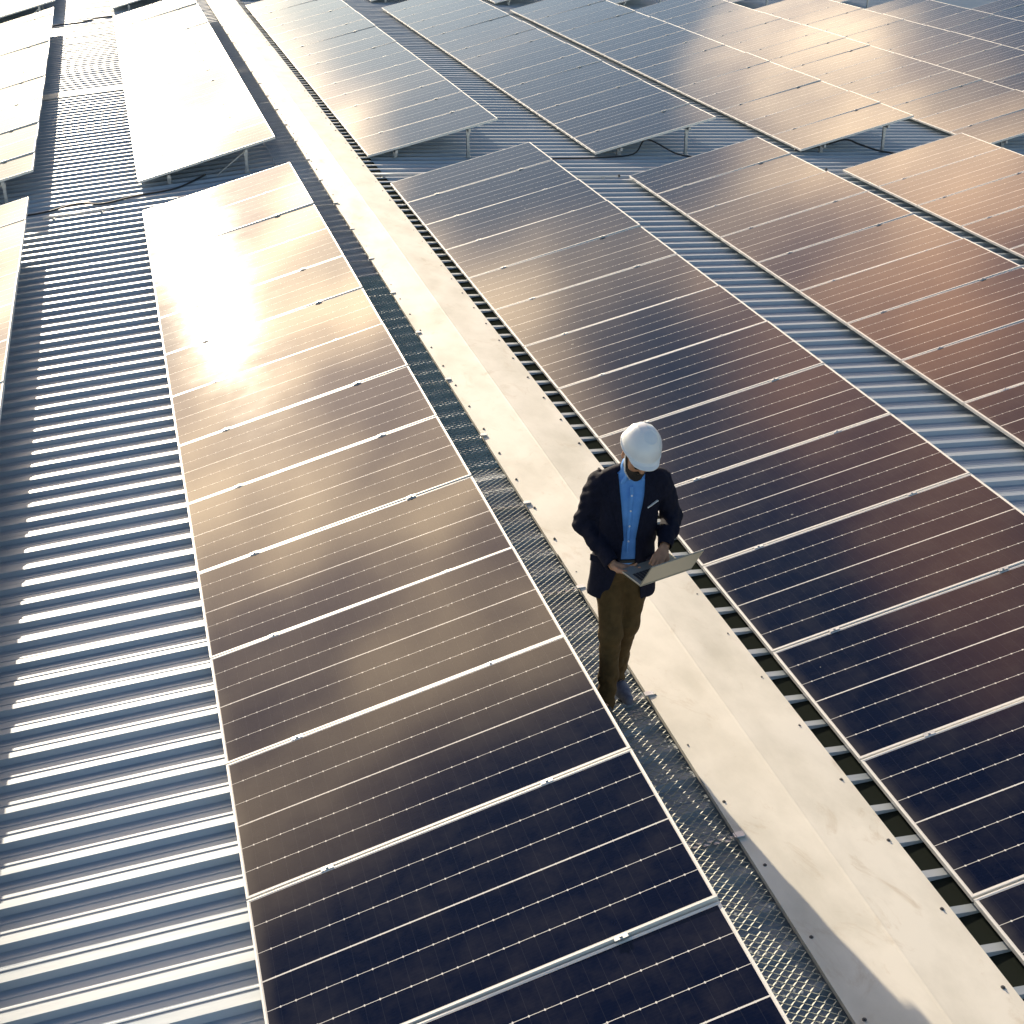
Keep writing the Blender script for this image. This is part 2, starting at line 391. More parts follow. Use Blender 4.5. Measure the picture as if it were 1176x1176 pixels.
# ------------------------------------------------------------------ solar arrays
L = 1.8021652 * S; PW = 1.0 * S - .013; TL, TR_ = R(14.10243), R(12.0)
pm = MB(); e = .008
pm.face([(e, -e, .0), (e, -PW + e, .0), (L - e, -PW + e, .0), (L - e, -e, .0)][::-1], [(1, 0), (1, 1), (0, 1), (0, 0)])
pm.face([(e, -e, -.005), (e, -PW + e, -.005), (L - e, -PW + e, -.005), (L - e, -e, -.005)], [(0, 0)] * 4)
ME_pv = pm.mesh('solar_panel', M_pv)
fm = MB(); fw = .0115; h0, h1 = -.034, .0016
fm.box(0, L, -fw, 0, h0, h1, ch=.0012); fm.box(0, L, -PW, -PW + fw, h0, h1, ch=.0012)
fm.box(0, fw, -PW + fw + .0003, -fw - .0003, h0, h1 - .0004, ch=.0012); fm.box(L - fw, L, -PW + fw + .0003, -fw - .0003, h0, h1 - .0004, ch=.0012)
ME_fr = fm.mesh('frame', M_frame)
cm_ = MB(); cm_.box(-.034, .034, -PW - .021, -PW + .008, .0018, .0062, ch=.001); cm_.tube([(0, -PW - .0065, .006), (0, -PW - .0065, .013)], .0075, 8)
cm_.box(-.03, .03, -PW - .0115, -PW - .0015, -.03, .002)
ME_cl = cm_.mesh('clamp', M_rail)
CL = [.205 * L, .775 * L]
def leg_mesh(h, foot_dz):
    m = MB()
    m.box(-.022, .022, -.0205, -.0165, 0, h); m.box(-.022, -.0185, -.0164, .020, 0, h); m.box(.0185, .022, -.0164, .020, 0, h)
    m.box(-.045, .045, -.035, .035, -.006, -.0005)
    m.box(-.028, -.0225, -.03, .03, -.0004, .06); 
    m.box(-.03, .03, -.026, -.021, h - .07, h + .004)
    m.tube([(0, -.034, h - .03), (0, -.026, h - .03)], .009, 6)
    return m.mesh('support_leg', M_rail)
leg_cache = {}
def array(name_y, xlow, zlow, tilt, n, label, detail=True):
    """name_y: Y of the far edge; n modules towards the camera"""
    X0, Z0 = xlow * S, zlow * S
    t = empty('solar_array', (X0, name_y, roof_z(X0)))
    tag(t, label, 'solar array', 'tilted solar arrays standing in rows on the roof')
    dz = Z0 - roof_z(X0)
    for k in range(n):
        o = link('solar_panel', ME_pv, t, (0, -k * S - .0065, dz)); 
        jt = random.uniform(-.0055, .0055)
        o.rotation_euler = (random.uniform(-.0012, .0012), -tilt + jt, 0)
        link('frame', ME_fr, o)
        if k < n - 1:
            for c in CL: link('clamp', ME_cl, o, (c, 0, 0))
    ct, st = math.cos(tilt), math.sin(tilt)
    for fr in (.215, .78):
        s = fr * L; x = s * ct + .045 * st; z = dz + s * st - .045 * ct - .012
        r = MB(); r.box(x - .02, x + .02, -n * S - .02 + .03, -.03, z - .042, z + .006)
        r.build('rail', M_rail, t)
        foot = roof_z(X0 + x) - roof_z(X0) + .007
        h = z - .042 - foot
        key = (round(h, 4))
        if key not in leg_cache: leg_cache[key] = leg_mesh(h, 0)
        nb = n // 2 + 1
        for q in range(nb):
            yy = -.16 - q * (n * S - .32) / (nb - 1)
            link('support_leg', leg_cache[key], t, (x, yy, foot))
        if fr > .5 and tilt > R(13):
            for q in (0, nb // 2, nb - 1):
                yy = -.16 - q * (n * S - .32) / (nb - 1)
                b = MB(); sg = 1 if q == 0 else 1
                b.bar((x - .45, yy + .05, roof_z(X0 + x - .45) - roof_z(X0) + .01), (x - .01, yy + .05, z - .06), .03, .018)
                b.build('brace', M_rail, t)
    return t
XB, ZB, DX, DZ = 1.19584, -.35598, 3.1608, -.2083
XA, ZA = -1.74785, -.43911
XZ, ZZ = XA - 2.985, ZA - .203
NEAR, FAR = 0.0, 17.52
def yF(i): return (FAR + [.1, .2, .35, .6, .9, 1.2, 1.4][i]) * S
array(0.10 * S, XZ, ZZ, TL, 16, 'near array cut off by the left edge of the picture, its panels washed pale')
array(0.0, XA, ZA, TL, 16, 'near array between bare corrugated roof and mesh walkway, carrying the sun glare')
array(.07 * S, XB, ZB, TR_, 16, 'near array just right of the ridge cap, behind the man')
array(.33 * S, XB + DX, ZB + DZ, TR_, 16, 'near array, second to the right of the ridge cap')
array(.58 * S, XB + 2 * DX, ZB + 2 * DZ, TR_, 16, 'near array cut by the right edge, third right of the ridge cap')
array(.85 * S, XB + 3 * DX, ZB + 3 * DZ, TR_, 16, 'near array beyond the right edge of the picture, fourth right of the ridge cap')
array((FAR + .02) * S, XZ, ZZ, TL, 16, 'far array at the upper left edge, blown out to near white')
array((FAR - .05) * S, XA, ZA, TL, 16, 'far glaring array left of the ridge cap, legs under its near end')
lab = ['far pale array just right of the ridge cap, tall leg under its end',
       'far array second right of the ridge cap, thin cable under its end',
       'far array third right of the ridge cap, black cable hanging under it',
       'far array fourth right of the ridge cap, close behind the hanging cable',
       'far array fifth right of the ridge cap, running into the upper right corner',
       'array at the upper right corner, sixth right of the ridge cap',
       'farthest right array, only a corner of it at the upper right']
for i in range(7):
    array(yF(i), XB + i * DX, ZB + i * DZ, TR_, 16, lab[i])
lab3 = ['third block array at the top edge, just above the glaring far array',
        'third block array at the top edge just right of the ridge cap', 'third block array at the top edge, second right of the ridge cap',
        'third block array at the top edge, third right of the ridge cap', 'third block array at the top edge, fourth right of the ridge cap',
        'third block array at the top edge, fifth right of the ridge cap', 'third block array at the top edge, sixth right of the ridge cap']
T3 = 17.5 + 17.45
array((T3 + .0) * S, XZ, ZZ, TL, 16, 'third block array in the top left corner, a strip above the blown-out array')
array((T3 + .0) * S, XA, ZA, TL, 16, lab3[0])
for i in range(6): array((T3 + [.1, .2, .35, .6, .9, 1.2][i]) * S, XB + i * DX, ZB + i * DZ, TR_, 16, lab3[i + 1])

# ------------------------------------------------------------------ cables and conduits on the roof
def cable(pts, r, name, label, cat, material=M_black, group=None, sub=6):
    P = [Vector(p) for p in pts]; out = []
    for i in range(len(P) - 1):
        p0 = P[max(i - 1, 0)]; p1 = P[i]; p2 = P[i + 1]; p3 = P[min(i + 2, len(P) - 1)]
        for k in range(sub):
            t = k / sub
            out.append(.5 * ((2 * p1) + (p2 - p0) * t + (2 * p0 - 5 * p1 + 4 * p2 - p3) * t * t + (3 * p1 - p0 - 3 * p2 + p3) * t ** 3))
    out.append(P[-1])
    m = MB(); m.tube(out, r, 8)
    o = m.build(name, material, smooth=True); tag(o, label, cat, group); return o
def rz(x, h=.014): return roof_z(x) + h
def U(x, y, h=.014): return (x * S, y * S, rz(x * S, h))
cable([U(-3.4, .95), U(-2.9, .98), U(-2.5, 1.12, .03), U(-2.2, 1.0), U(-1.8, 1.15), U(-1.3, 1.25), U(-.9, 1.75)], .014, 'cable', 'dark cable snaking over the roof from the left edge arrays to the glaring near array', 'cable', group='black cables on the roof')
cable([U(-3.2, 17.6), U(-2.9, 17.9), U(-2.5, 17.85), U(-2.1, 18.1, .03), U(-1.5, 18.3)], .018, 'cable', 'black cable crossing the roof at the top left of the picture', 'cable', group='black cables on the roof')
cable([U(2.75, 1.02), U(3.2, 1.12), U(3.6, 1.55), U(4.3, 1.62), U(4.9, 1.7, .05), U(5.15, 1.85, .25), U(5.5, 1.65, .08), U(5.78, 1.6, .02), U(6.2, 1.35), U(6.7, 1.4)], .013, 'cable', 'thin black cable sagging beneath the far array second right of the ridge cap', 'cable', group='black cables on the roof')
cable([U(7.5, 2.02, .03), U(7.9, 2.03, .09), U(8.3, 2.05, .20), U(8.5, 1.98, .14), U(8.75, 1.88, .06), U(8.98, 1.85, .02), U(9.3, 1.55), U(9.8, 1.65), U(10.4, 1.9)], .016, 'cable', 'thick black cable drooping beneath the far array third right of the ridge cap', 'cable', group='black cables on the roof')
def conduit(x0, x1, y, label):
    t = empty('conduit', U(x0, y)); tag(t, label, 'conduit', 'pale conduits lying across the roof')
    a, b = Vector(U(x0, y, .035)), Vector(U(x1, y, .035))
    m = MB(); m.tube([a - t.location, b - t.location], .014, 10); m.build('pipe', M_pvc, t, smooth=True)
    m = MB(); m.tube([b - t.location - Vector((.0, 0, 0)), b - t.location + Vector((.03, 0, 0))], .022, 10); m.build('end_cap', M_screw, t)
    for f in (.15, .85):
        q = a.lerp(b, f) - t.location; m = MB(); m.box(q.x - .02, q.x + .02, q.y - .03, q.y + .03, q.z - .033, q.z - .0145); m.build('saddle', M_rail, t)
conduit(1.06, 2.1, .62, 'pale pipe beside the cap, in front of the first far array right of it')
conduit(2.9, 4.25, .45, 'pale pipe on the roof between the first and second near arrays right of the cap')
conduit(6.2, 7.35, .75, 'pale pipe on the roof between the second and third near arrays right of the cap')
conduit(-2.9, -2.1, .62, 'pale pipe on the roof just left of the sun glare')

# ------------------------------------------------------------------ the man: implicit surfaces turned into meshes (surface nets)
class SDF:
    def __init__(s, lo, hi, h):
        s.lo = np.array(lo, float); s.h = h
        s.n = (np.ceil((np.array(hi) - s.lo) / h)).astype(int) + 1
        s.F = np.full(tuple(s.n), 1.0, np.float32)
        s.ax = [s.lo[i] + h * np.arange(s.n[i]) for i in range(3)]
    def sub(s, lo, hi):
        sl_ = []
        for i in range(3):
            a = int(max(0, math.floor((lo[i] - s.lo[i]) / s.h))); b = int(min(s.n[i], math.ceil((hi[i] - s.lo[i]) / s.h) + 1))
            sl_.append(slice(a, max(b, a)))
        X = s.ax[0][sl_[0]][:, None, None].astype(np.float32); Y = s.ax[1][sl_[1]][None, :, None].astype(np.float32); Z = s.ax[2][sl_[2]][None, None, :].astype(np.float32)
        return tuple(sl_), X, Y, Z
    def put(s, sl_, D, k=.01, mode='add'):
        F = s.F[sl_]
        if mode == 'add':
            if k <= 0: s.F[sl_] = np.minimum(F, D); return
            hh = np.clip(.5 + .5 * (F - D) / k, 0, 1); s.F[sl_] = F * (1 - hh) + D * hh - k * hh * (1 - hh)
        else:
            D = -D
            if k <= 0: s.F[sl_] = np.maximum(F, D); return
            hh = np.clip(.5 - .5 * (F - D) / k, 0, 1); s.F[sl_] = F * (1 - hh) + D * hh + k * hh * (1 - hh)
    def cone(s, a, b, ra, rb, k=.01, mode='add', flat=None):
        """tapered capsule a-b; flat=(axis vector, factor) squashes it across that axis"""
        a = np.array(a, float); b = np.array(b, float); m = max(ra, rb) * (flat[1] if flat and flat[1] > 1 else 1) + 2.5 * k + 2 * s.h
        sl_, X, Y, Z = s.sub(np.minimum(a, b) - m, np.maximum(a, b) + m)
        d = b - a; l2 = float(d @ d) + 1e-12
        px, py, pz = X - a[0], Y - a[1], Z - a[2]
        t = np.clip((px * d[0] + py * d[1] + pz * d[2]) / l2, 0, 1)
        qx, qy, qz = px - t * d[0], py - t * d[1], pz - t * d[2]
        if flat:
            f = np.array(flat[0], float); f /= np.linalg.norm(f); c = (qx * f[0] + qy * f[1] + qz * f[2]); g_ = flat[1]
            qx, qy, qz = qx + c * f[0] * (1 / g_ - 1), qy + c * f[1] * (1 / g_ - 1), qz + c * f[2] * (1 / g_ - 1)
        D = np.sqrt(qx * qx + qy * qy + qz * qz) - (ra + (rb - ra) * t)
        if flat and flat[1] < 1: D = D * (flat[1] * .5 + .5)
        s.put(sl_, D.astype(np.float32), k, mode)
    def chain(s, pts, rs, k=.01, **kw):
        for i in range(len(pts) - 1): s.cone(pts[i], pts[i + 1], rs[i], rs[i + 1], k, **kw)
    def ell(s, c, r, M=None, k=.01, mode='add'):
        c = np.array(c, float); r = np.array(r, float); m = r.max() + 2.5 * k + 2 * s.h
        sl_, X, Y, Z = s.sub(c - m, c + m); p = [X - c[0], Y - c[1], Z - c[2]]
        if M is not None: p = [M[0][i] * p[0] + M[1][i] * p[1] + M[2][i] * p[2] for i in range(3)]
        u0 = np.sqrt((p[0] / r[0]) ** 2 + (p[1] / r[1]) ** 2 + (p[2] / r[2]) ** 2)
        u1 = np.sqrt((p[0] / r[0] ** 2) ** 2 + (p[1] / r[1] ** 2) ** 2 + (p[2] / r[2] ** 2) ** 2)
        s.put(sl_, (u0 * (u0 - 1) / np.maximum(u1, 1e-6)).astype(np.float32), k, mode)
    def loft(s, zs, A, B, CX, CY, k=.01, mode='add', p=2.4, grow=0.0):
        """stack of rounded sections along z: half widths A, half depths B, centres CX, CY"""
        zs = np.array(zs, float); m = max(max(A), max(B)) + .05
        sl_, X, Y, Z = s.sub((min(CX) - m, min(CY) - m, zs[0] - .03), (max(CX) + m, max(CY) + m, zs[-1] + .03))
        def I(v):
            z = np.clip(Z.ravel(), zs[0], zs[-1]); i = np.clip(np.searchsorted(zs, z) - 1, 0, len(zs) - 2)
            t = (z - zs[i]) / (zs[i + 1] - zs[i]); t = t * t * (3 - 2 * t) * .5 + t * .5
            v = np.array(v, float); return (v[i] * (1 - t) + v[i + 1] * t)[None, None, :].astype(np.float32)
        a, b, cx, cy = I(A) + grow, I(B) + grow, I(CX), I(CY)
        u = (np.abs((X - cx) / a) ** p + np.abs((Y - cy) / b) ** p) ** (1 / p)
        rr = np.sqrt((X - cx) ** 2 + (Y - cy) ** 2) + 1e-6
        D = (u - 1) * np.minimum(rr / np.maximum(u, 1e-3), np.minimum(a, b) * 1.3)
        D = np.maximum(D, np.maximum(zs[0] - Z, Z - zs[-1]))
        s.put(sl_, D.astype(np.float32), k, mode)
    def noise(s, amp, fr, seed=0, lo=None, hi=None):
        sl_, X, Y, Z = s.sub(lo if lo is not None else s.lo, hi if hi is not None else s.lo + s.h * s.n)
        rg = np.random.RandomState(seed); out = 0
        for i in range(5):
            v = rg.normal(size=3); v /= np.linalg.norm(v); q = fr * (1 + .45 * i); ph = rg.uniform(0, 6.28, 4)
            w = np.cross(v, [.3, .5, .8])
            out = out + np.sin(q * (v[0] * X + v[1] * Y + v[2] * Z) + ph[0] + 1.3 * np.sin(q * .6 * (w[0] * X + w[1] * Y + w[2] * Z) + ph[1])) / (1 + .5 * i)
        s.F[sl_] += (amp * out / 2.2).astype(np.float32)
    def mesh(s, name, material):
        F = s.F; n = F.shape; S_ = F < 0
        c = S_[:-1, :-1, :-1].astype(np.int8)
        cnt = sum(S_[i:n[0] - 1 + i, j:n[1] - 1 + j, k:n[2] - 1 + k].astype(np.int8) for i in (0, 1) for j in (0, 1) for k in (0, 1))
        act = (cnt > 0) & (cnt < 8); idx = np.argwhere(act)
        vid = np.full(act.shape, -1, np.int64); vid[act] = np.arange(len(idx))
        acc = np.zeros((len(idx), 3)); num = np.zeros(len(idx))
        cor = [(i, j, k) for i in (0, 1) for j in (0, 1) for k in (0, 1)]
        val = {q: F[idx[:, 0] + q[0], idx[:, 1] + q[1], idx[:, 2] + q[2]].astype(float) for q in cor}
        for q in cor:
            for ax in range(3):
                if q[ax]: continue
                r = list(q); r[ax] = 1; r = tuple(r); a, b = val[q], val[r]
                mk = (a < 0) != (b < 0); t = np.where(mk, a / np.where(mk, a - b, 1), 0)
                P = np.zeros((len(idx), 3)); P += np.array(q); P[:, ax] += t
                acc += np.where(mk[:, None], P, 0); num += mk
        V = (idx + acc / num[:, None]) * s.h + s.lo
        Q = []
        for ax in range(3):
            a = [slice(None)] * 3; b = [slice(None)] * 3; a[ax] = slice(0, -1); b[ax] = slice(1, None)
            A_, B_ = S_[tuple(a)], S_[tuple(b)]; e = np.argwhere(A_ != B_)
            u, v = (ax + 1) % 3, (ax + 2) % 3
            e = e[(e[:, u] > 0) & (e[:, v] > 0) & (e[:, u] < n[u] - 1) & (e[:, v] < n[v] - 1)]
            def g(du, dv):
                f = e.copy(); f[:, u] -= du; f[:, v] -= dv; return vid[f[:, 0], f[:, 1], f[:, 2]]
            q = np.stack([g(1, 1), g(0, 1), g(0, 0), g(1, 0)], 1)
            fl = ~A_[e[:, 0], e[:, 1], e[:, 2]]; q[fl] = q[fl][:, ::-1]; Q.append(q)
        Q = np.concatenate(Q); Q = Q[(Q >= 0).all(1)]
        me = bpy.data.meshes.new(name); me.from_pydata(V.tolist(), [], Q.tolist()); me.materials.append(material)
        me.polygons.foreach_set('use_smooth', [True] * len(me.polygons)); me.update()
        # keep only the largest connected piece
        par = np.arange(len(V))
        ea = np.concatenate([Q[:, [0, 1]], Q[:, [1, 2]], Q[:, [2, 3]]])
        lab_ = np.arange(len(V))
        for _ in range(400):
            m_ = np.minimum(lab_[ea[:, 0]], lab_[ea[:, 1]]); old = lab_.copy()
            np.minimum.at(lab_, ea[:, 0], m_); np.minimum.at(lab_, ea[:, 1], m_); lab_ = lab_[lab_]
            if (old == lab_).all(): break
        u_, c_ = np.unique(lab_, return_counts=True)
        if len(u_) > 1:
            keep = lab_ == u_[c_.argmax()]; new = np.cumsum(keep) - 1; Qk = new[Q[keep[Q[:, 0]]]]
            me2 = bpy.data.meshes.new(name); me2.from_pydata(V[keep].tolist(), [], Qk.tolist()); me2.materials.append(material)
            me2.polygons.foreach_set('use_smooth', [True] * len(me2.polygons)); me2.update(); bpy.data.meshes.remove(me); me = me2
        return me

def rotm(*r):                                    # x then y then z rotation in degrees, rows usable by ell()
    M = Matrix.Rotation(R(r[2]), 3, 'Z') @ Matrix.Rotation(R(r[1]), 3, 'Y') @ Matrix.Rotation(R(r[0]), 3, 'X')
    return M

M_skin, t_, b_ = mat('skin', rough=.5, spec=.4); vary(t_, b_, (.44, .23, .135), (.54, .29, .18), scale=30, bump=.05)
b_.inputs['Subsurface Weight'].default_value = .12; b_.inputs['Subsurface Radius'].default_value = (.02, .008, .004)
M_jacket, t_, b_ = mat('navy_wool', rough=.85, spec=.25); vary(t_, b_, (.0040, .0052, .017), (.0075, .009, .025), scale=60, bump=.3, bscale=260)
M_shirt, t_, b_ = mat('blue_cotton', rough=.8, spec=.3); vary(t_, b_, (.10, .29, .70), (.14, .36, .80), scale=14, bump=.25, bscale=24)
M_trous, t_, b_ = mat('olive_cotton', rough=.85, spec=.3); vary(t_, b_, (.062, .037, .012), (.090, .055, .020), scale=20, bump=.3, bscale=30)
M_shoe, t_, b_ = mat('shoe_sheen', rough=.6, spec=.4); vary(t_, b_, (.09, .10, .15), (.16, .17, .22), scale=30)  # black shoe, its grey-blue sheen painted into the base colour
M_sole, _, _ = mat('pale_rubber', base=(.18, .16, .14), rough=.6)
M_helm, t_, b_ = mat('white_plastic', rough=.28, spec=.5, coat=.2); vary(t_, b_, (.74, .77, .80), (.80, .82, .84), scale=5)
M_hair, t_, b_ = mat('dark_hair', rough=.6); vary(t_, b_, (.010, .007, .005), (.03, .02, .014), scale=70, bump=.6, bscale=220)
M_glass, _, _ = mat('dark_lens', base=(.01, .01, .012), rough=.12)
M_white, _, _ = mat('white_cotton', base=(.8, .8, .8), rough=.8)
M_lap, t_, b_ = mat('laptop_metal', base=(.30, .31, .28), rough=.42, metal=.6)
M_key, _, _ = mat('black_keys', base=(.015, .015, .018), rough=.5)
M_scr, _, _ = mat('screen_glass', base=(.01, .012, .016), rough=.1)

# joints in metres: x = his left (picture right), y = forward (towards the camera), z = up from the walkway
HIPC = (.0, -.02, .93)
shL, shR = (.168, .000, 1.385), (-.168, .000, 1.378)
elL, elR = (.262, -.040, 1.150), (-.235, -.050, 1.120)
wrL, wrR = (.195, .185, 1.075), (-.085, .205, .985)
HC = np.array((.022, .095, 1.585)); HM = rotm(-24, 9, -16)       # head centre and tilt (bowed forward)
def hp(x, y, z): v = HM @ Vector((x, y, z)); return (HC[0] + v.x, HC[1] + v.y, HC[2] + v.z)

body = SDF((-.36, -.22, -.01), (.38, .46, 1.78), .0048)
# legs (inside the trousers) and trunk
kneeR, ankR = (-.056, .100, .50), (-.064, .130, .09)
kneeL, ankL = (.050, .000, .49), (.026, -.120, .085)
body.chain([(-.085, -.01, .90), kneeR, ankR], [.070, .046, .032], .02)
body.chain([(.085, -.01, .90), kneeL, ankL], [.070, .046, .032], .02)
body.cone(ankR, (-.08, .25, .035), .030, .022, .02); body.cone(ankL, (.06, -.02, .035), .030, .022, .02)
body.loft([.86, .95, 1.05, 1.2, 1.32, 1.41, 1.45], [.14, .15, .13, .145, .155, .13, .07], [.09, .09, .08, .09, .095, .07, .05], [0] * 7, [-.01, -.01, 0, .005, 0, 0, 0], .03)
body.cone((0, .0, 1.40), (.012, .045, 1.52), .062, .056, .03)
# arms
for a, b, c in ((shL, elL, wrL), (shR, elR, wrR)):
    body.chain([a, b, c], [.052, .040, .026], .02)
# head
def he(c, r, k=.012, mode='add', M=HM): body.ell(hp(*c), r, M, k, mode)
he((0, -.012, .035), (.076, .094, .088)); he((0, .028, -.025), (.060, .066, .075), .03); he((0, .055, -.085), (.034, .030, .026), .03)
he((0, .099, -.012), (.012, .018, .024), .012); he((0, .108, -.024), (.015, .012, .010), .008)          # nose
for sx in (-1, 1):
    he((sx * .032, .088, .010), (.017, .012, .012), .01, 'cut'); he((sx * .032, .077, .010), (.013, .012, .012), .003)   # eye sockets, eyes
    he((sx * .045, .068, -.025), (.022, .020, .022), .02)
    he((sx * .078, -.008, -.010), (.011, .018, .031), .006)                                                # ears
    he((sx * .085, -.002, -.008), (.006, .009, .016), .004, 'cut')
he((0, .087, .032), (.052, .014, .010), .02)                                                              # brow
he((0, .086, -.052), (.024, .012, .006), .006); he((0, .101, -.0525), (.020, .010, .0018), .002, 'cut')

def hand(wr, d, n, sx, curl, thumb_open, length=1.0):
    """wr wrist, d towards the fingers, n back-of-hand normal, sx side on which the thumb leaves (+1 = d x n)"""
    wr, d, n = Vector(wr), Vector(d).normalized(), Vector(n); n = (n - d * n.dot(d)).normalized(); s_ = d.cross(n) * sx
    P = lambda a, b, c: tuple(wr + d * a + s_ * b + n * c)
    kn = [(.086, .030), (.090, .010), (.086, -.010), (.078, -.028)]
    for (a, b) in kn: body.cone(P(.012, b * .45, 0), P(a, b, 0), .0150, .0105, .008)
    body.cone(P(.03, .0, -.004), P(.06, .0, -.004), .020, .018, .012)
    for (a, b), ln, cu in zip(kn, (.070, .078, .073, .058), curl):
        l1, l2, l3 = ln * .45, ln * .31, ln * .27; ang = 0; q = Vector((a, b, 0)); rr = .0092
        pts = [q.copy()]
        for l_, c_ in ((l1, cu[0]), (l2, cu[1]), (l3, cu[2])):
            ang += R(c_); q = q + Vector((math.cos(ang) * l_, b * .12 * l_ / .03 * .1, -math.sin(ang) * l_)); pts.append(q.copy())
        W = [P(*p) for p in pts]
        body.chain(W, [.0095, .0088, .0080, .0068], .0035)
    th = [P(.018, .020, -.004), P(.045, .043, -.010 - thumb_open * .01), P(.074, .050, -.014 - thumb_open * .022), P(.096, .046, -.016 - thumb_open * .034)]
    body.chain(th, [.0155, .0125, .0100, .0080], .007)
# picture-left hand: palm up under the laptop, thumb over its edge
hand(wrR, (.88, .44, -.10), (.05, -.20, -1), +1, [(12, 14, 8), (10, 12, 8), (14, 16, 10), (20, 22, 14)], .3)
# picture-right hand: palm down, fingers on the keys
hand(wrL, (-.50, .74, -.50), (.10, .50, .85), +1, [(14, 30, 20), (16, 32, 22), (18, 34, 22), (20, 36, 24)], .2)

FOOT = (.222 * S, -11.12 * S)
YAW = math.pi - R(13)            # local +y (forward) turned to face the camera side
pe_me = body.mesh('person', M_skin)
person = link('person', pe_me); tag(person, 'man in navy jacket, blue shirt and white hard hat holding a laptop', 'person')
person.location = (FOOT[0], FOOT[1], WZ + .006); person.rotation_euler = (0, 0, YAW)

# trousers
tr = SDF((-.22, -.22, .0), (.22, .24, 1.02), .006)
tr.chain([(-.075, -.012, .90), (-.070, .03, .74), (-.056, .100, .50), (-.056, .110, .24), (-.066, .138, .055)], [.092, .082, .064, .055, .055], .03)
tr.chain([(.075, -.012, .90), (.070, .0, .74), (.050, .000, .50), (.028, -.080, .24), (.026, -.120, .085)], [.092, .082, .064, .055, .055], .03)
tr.loft([.84, .92, 1.0], [.165, .165, .150], [.115, .112, .10], [0, 0, 0], [-.012, -.01, -.006], .04)
tr.noise(.0035, 34, 3); tr.noise(.005, 60, 5, (-.2, -.2, .05), (.2, .2, .26)); tr.noise(.003, 55, 9, (-.2, -.2, .40), (.2, .2, .58))
link('trousers', tr.mesh('trousers', M_trous), person)
# shirt
st = SDF((-.21, -.16, .9), (.21, .18, 1.54), .005)
ZS = [.92, 1.0, 1.1, 1.22, 1.32, 1.40, 1.455]
st.loft(ZS, [.150, .148, .146, .158, .168, .150, .085], [.105, .102, .098, .108, .110, .088, .065], [0] * 7, [-.004, 0, .002, .006, .002, 0, .005], .01)
st.cone((.003, .018, 1.44), (.010, .034, 1.492), .068, .066, .02)
st.cone((0, .118, 1.40), (0, .112, 1.02), .010, .010, .012)                                     # button placket
st.cone((.010, .072, 1.500), (.060, .095, 1.435), .016, .010, .008); st.cone((.010, .078, 1.500), (-.052, .098, 1.425), .016, .010, .008)   # collar points
st.ell((.012, .075, 1.515), (.044, .055, .045), None, .012, 'cut')
st.noise(.003, 42, 12)
sh_o = link('shirt', st.mesh('shirt', M_shirt), person)
bt = MB()
for zb in (1.36, 1.27, 1.18, 1.09):
    b1 = MB(); b1.tube([(0.0, .1285, zb), (0.0, .1325, zb)], .0052, 10); b1.build('button', M_white, sh_o)
# jacket
jk = SDF((-.38, -.24, .66), (.40, .34, 1.54), .0055)
A_ = [.196, .192, .176, .166, .176, .184, .160, .095]; B_ = [.135, .132, .124, .120, .126, .126, .100, .070]
ZJ = [.72, .83, .97, 1.10, 1.22, 1.32, 1.395, 1.455]
jk.loft(ZJ, A_, B_, [0] * 8, [-.012, -.010, -.004, 0, .004, .002, -.004, -.004], .01, p=2.2)
for a, b, c in ((shL, elL, wrL), (shR, elR, wrR)):
    c2 = tuple(np.array(c) * .93 + np.array(b) * .07)
    mid1 = tuple(np.array(a) * .5 + np.array(b) * .5 + np.array((0, -.004, 0)))
    jk.chain([a, mid1, b, tuple(np.array(b) * .5 + np.array(c2) * .5), c2], [.068, .062, .056, .050, .043], .022)
jk.cone((0, .0, 1.46), shL, .055, .062, .02); jk.cone((0, .0, 1.46), shR, .055, .062, .02)
jk.noise(.0048, 30, 21); jk.noise(.0068, 56, 31, (-.40, -.24, 1.0), (-.16, .34, 1.45)); jk.noise(.0068, 56, 35, (.17, -.24, 1.0), (.42, .34, 1.45))
# skirt is a shell, open at the hem; sleeves end in open cuffs
jk.loft([.66, .83, .955], [.186, .180, .150], [.124, .120, .100], [0, 0, 0], [-.012, -.010, -.004], .006, 'cut', p=2.2)
for b, c in ((elL, wrL), (elR, wrR)):
    b_v, c_v = np.array(b), np.array(c); c2 = c_v * .93 + b_v * .07; u = (c_v - b_v) / np.linalg.norm(c_v - b_v)
    jk.cone(tuple(c2 - u * .02), tuple(c2 + u * .12), .035, .036, .004, 'cut')
    jk.cone(tuple(c2 + u * .058), tuple(c2 + u * .16), .055, .09, .0, 'cut')
# front opening, cut along a wedge that widens at the collar and at the hem
sl_, X, Y, Z = jk.sub((-.2, .02, .64), (.2, .34, 1.53))
zc = np.array([.66, .78, .95, 1.08, 1.22, 1.36, 1.46]); wL_ = np.array([.105, .090, .050, .046, .060, .078, .080]); wR_ = np.array([.115, .085, .035, .028, .046, .066, .078])
wl = np.interp(Z.ravel(), zc, wL_)[None, None, :]; wr_ = np.interp(Z.ravel(), zc, wR_)[None, None, :]
D = np.maximum(np.maximum(X - wl, -wr_ - X), .03 - Y) + 0 * Y
jk.put(sl_, D.astype(np.float32), .006, 'cut')
jk.ell((.010, .05, 1.50), (.075, .082, .065), None, .008, 'cut')
jo = link('jacket', jk.mesh('jacket', M_jacket), person)
